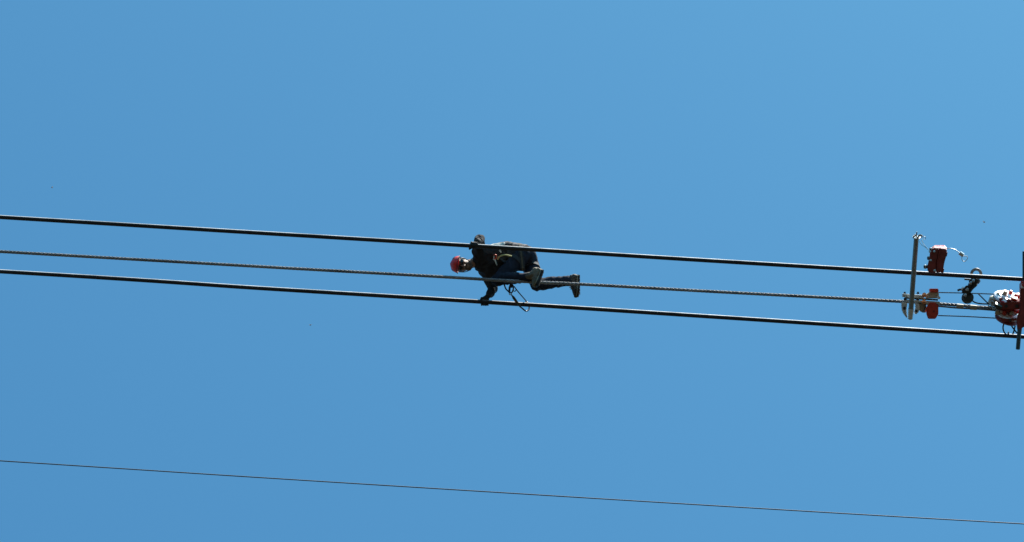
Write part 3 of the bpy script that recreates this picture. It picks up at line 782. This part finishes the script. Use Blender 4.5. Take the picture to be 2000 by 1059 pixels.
tag(w4, 'curved dark cord from the eye hook\'s round end to the pulleys', 'cord')

# ------------------------------------------------------------------ red pulleys at the right edge
pul = thing('pulley_block', 'red pulley block with glaring sunlit sheaves at the right edge', 'pulley', S(1975, 600, 0))
n1 = (UP * 0.86 - FW * 0.40 + RT * 0.26).normalized()
c1 = S(1969, 588, 0.0)
s1 = obj('sheave', lathe(c1, n1, [(-0.075, 0.05), (-0.07, 0.17), (-0.045, 0.185), (-0.02, 0.165), (0.0, 0.165), (0.012, 0.16)], 40), 'red_dark', pul)
obj('cover', lathe(c1, n1, [(0.012, 0.15), (0.014, 0.182), (0.03, 0.185), (0.045, 0.172), (0.052, 0.135), (0.066, 0.125), (0.070, 0.07), (0.078, 0.06), (0.08, 0.0)], 40), 'white_glare', s1)
obj('hub_nut', hexbolt(S(1961.5, 577, -0.03), n1, 0.028, 0.06), 'tan', s1)
obj('hub_washer', lathe(S(1961.5, 577.5, -0.03), n1, [(-0.01, 0.03), (-0.008, 0.045), (0.012, 0.045), (0.014, 0.03)], 20), 'galv', s1)
s3 = obj('guide_roller', lathe(S(1941, 587, -0.01), n1, [(-0.05, 0.03), (-0.045, 0.058), (0.03, 0.058), (0.042, 0.045), (0.046, 0.0)], 24), 'tan', pul)
c2 = S(1968, 618, -0.03)
s2 = obj('sheave', lathe(c2, n1, [(-0.06, 0.05), (-0.055, 0.13), (-0.035, 0.142), (-0.015, 0.125), (0.0, 0.125), (0.008, 0.12)], 40), 'red_dark', pul)
obj('cover', lathe(c2, n1, [(0.008, 0.11), (0.010, 0.14), (0.025, 0.142), (0.036, 0.13), (0.040, 0.095), (0.052, 0.085), (0.055, 0.0)], 40), 'white_glare', s2)
obj('hub_nut', hexbolt(S(1972, 613, -0.06), n1, 0.02, 0.035), 'tan', s2)
obj('side_plate', plate([C8(*p) for p in [(500, 540), (560, 482), (700, 474), (860, 474), (860, 548), (700, 550), (560, 552)]], -0.20, 0.03, bev=0.005), 'red_dark', pul)
obj('lower_plate', plate([C8(*p) for p in [(545, 650), (575, 690), (700, 668), (860, 655), (860, 600), (745, 600), (740, 640), (640, 650)]], -0.18, 0.05, bev=0.005), 'red_dark', pul)
for x, y in ((610, 520), (720, 520), (650, 665)): obj('bolt', hexbolt(S(*C8(x, y), -0.20), -FW, 0.014, 0.02), 'steel_dark', pul)
obj('frame_post', plate([C8(*p) for p in [(757, 285), (800, 240), (880, 240), (880, 720), (775, 740), (768, 810), (745, 830), (730, 740), (722, 660), (757, 560)]], -0.30, 0.10, bev=0.008), 'red_dark', pul)
obj('top_bar', box(S(2002, 520, -0.32), RT, UP, FW, 0.055, 0.34, 0.06, bev=0.006), 'steel_dark', pul)
obj('lit_lug', box(S(1996.5, 556, -0.335), RT, UP, FW, 0.032, 0.085, 0.05, bev=0.008), 'red_glare', pul)
obj('post_rod', cyl(S(1991.5, 640, -0.27), S(1988, 682.5, -0.34), 0.0245, 18, bev=0.004), 'dark_iron', pul)
for x, y, d, sx, sy, m in ((1990, 578, 0.00, .05, .05, 'red'),
                           (1981, 583, -0.12, .07, .03, 'red'), (1990, 590, -0.15, .06, .05, 'red_dark'), (1948, 609, -0.11, .045, .05, 'tan'), (1957, 607, -0.09, .05, .03, 'white_glare'),
                           (1985, 608, -0.12, .07, .035, 'red_glare'), (1950, 597, -0.19, .09, .04, 'dark_iron')):
    a_ = R(random.uniform(-25, 25)); e1 = RT * math.cos(a_) + UP * math.sin(a_); e2 = UP * math.cos(a_) - RT * math.sin(a_)
    e3 = (FW + e2 * 0.5).normalized(); e2b = e3.cross(e1).normalized()
    br = obj('bracket', box(S(x, y, d), e1, e2b, e3, sx, sy, 0.07, bev=0.009), m, pul)
    obj('rivet', hexbolt(S(x, y, d) + e2b * sy * 0.45 - e3 * 0.015, e2b, 0.010, 0.018), 'steel_dark', br)
for x, y, d in ((1950, 575, -0.03), (1974, 571, 0.0), (1984, 577, -0.06), (1955, 585, -0.13), (1971, 587, -0.16), (1962, 611, -0.14), (1976, 612, -0.15)):
    tb_ = obj('cover_tab', lathe(S(x, y, d), n1, [(-0.02, 0.024), (0.006, 0.026), (0.012, 0.018), (0.022, 0.016), (0.024, 0.004)], 8), random.choice(['red', 'tan', 'white_glare', 'red_dark']), pul)
for x, y in ((1938, 592), (1934, 596), (1942, 600)):
    obj('chain_link', ring(S(x, y, -0.10), (-FW + RT * random.uniform(-1, 1) + UP * random.uniform(-1, 1)).normalized(), 0.022, 0.007, 16, 8), 'galv', pul)
for pts in ([(600, 675), (580, 720), (580, 765), (600, 805), (625, 815)], [(635, 672), (660, 715), (695, 765), (730, 805)], [(700, 672), (703, 715), (692, 770), (678, 808)]):
    obj('hose', tube(bmesh.new(), spline([S(*C8(*p), -0.05 + 0.07 * i / 4) for i, p in enumerate(pts)], 6), 0.0085, 8), 'lanyard', pul)
obj('hose_tie', ring(S(*C8(632, 812), 0.227), AX, 0.028, 0.007, 20, 6), 'lanyard', pul)

# ------------------------------------------------------------------ insects
for (px, py, d, rz), lab in zip(((101.5, 366.5, -20, 0.3), (606, 635, -20, 1.4), (1922.5, 434, -24, 2.2)),
        ('tiny flying insect at far left above the top thick cable', 'tiny flying insect below the cables left of the worker', 'tiny flying insect above the pulleys near the right edge')):
    c = S(px, py, d); t = thing('insect', lab, 'insect', c, 'flying insects')
    ax_ = Vector((math.cos(rz), math.sin(rz), 0.1)).normalized(); sd = ax_.cross(Vector((0, 0, 1))).normalized()
    obj('abdomen', lathe(c, ax_, [(-0.006, 0.0004), (-0.004, 0.0016), (0, 0.0021), (0.002, 0.0014), (0.004, 0.0019), (0.0055, 0.0012), (0.007, 0.0004)], 10), 'insect', t)
    for s in (-1, 1):
        b2 = bmesh.new(); q = c + ax_ * 0.003 + Vector((0, 0, 0.0018))
        v = [b2.verts.new(q + ax_ * a + sd * s * w + Vector((0, 0, 0.35 * w))) for a, w in ((0, 0.0005), (0.001, 0.004), (-0.0005, 0.008), (-0.0035, 0.0085), (-0.005, 0.005), (-0.002, 0.001))]
        b2.faces.new(v); bmesh.ops.solidify(b2, geom=list(b2.faces), thickness=0.0002)
        obj('wing', b2, 'wing', t, smooth=False)
jb.free(); tb.free()
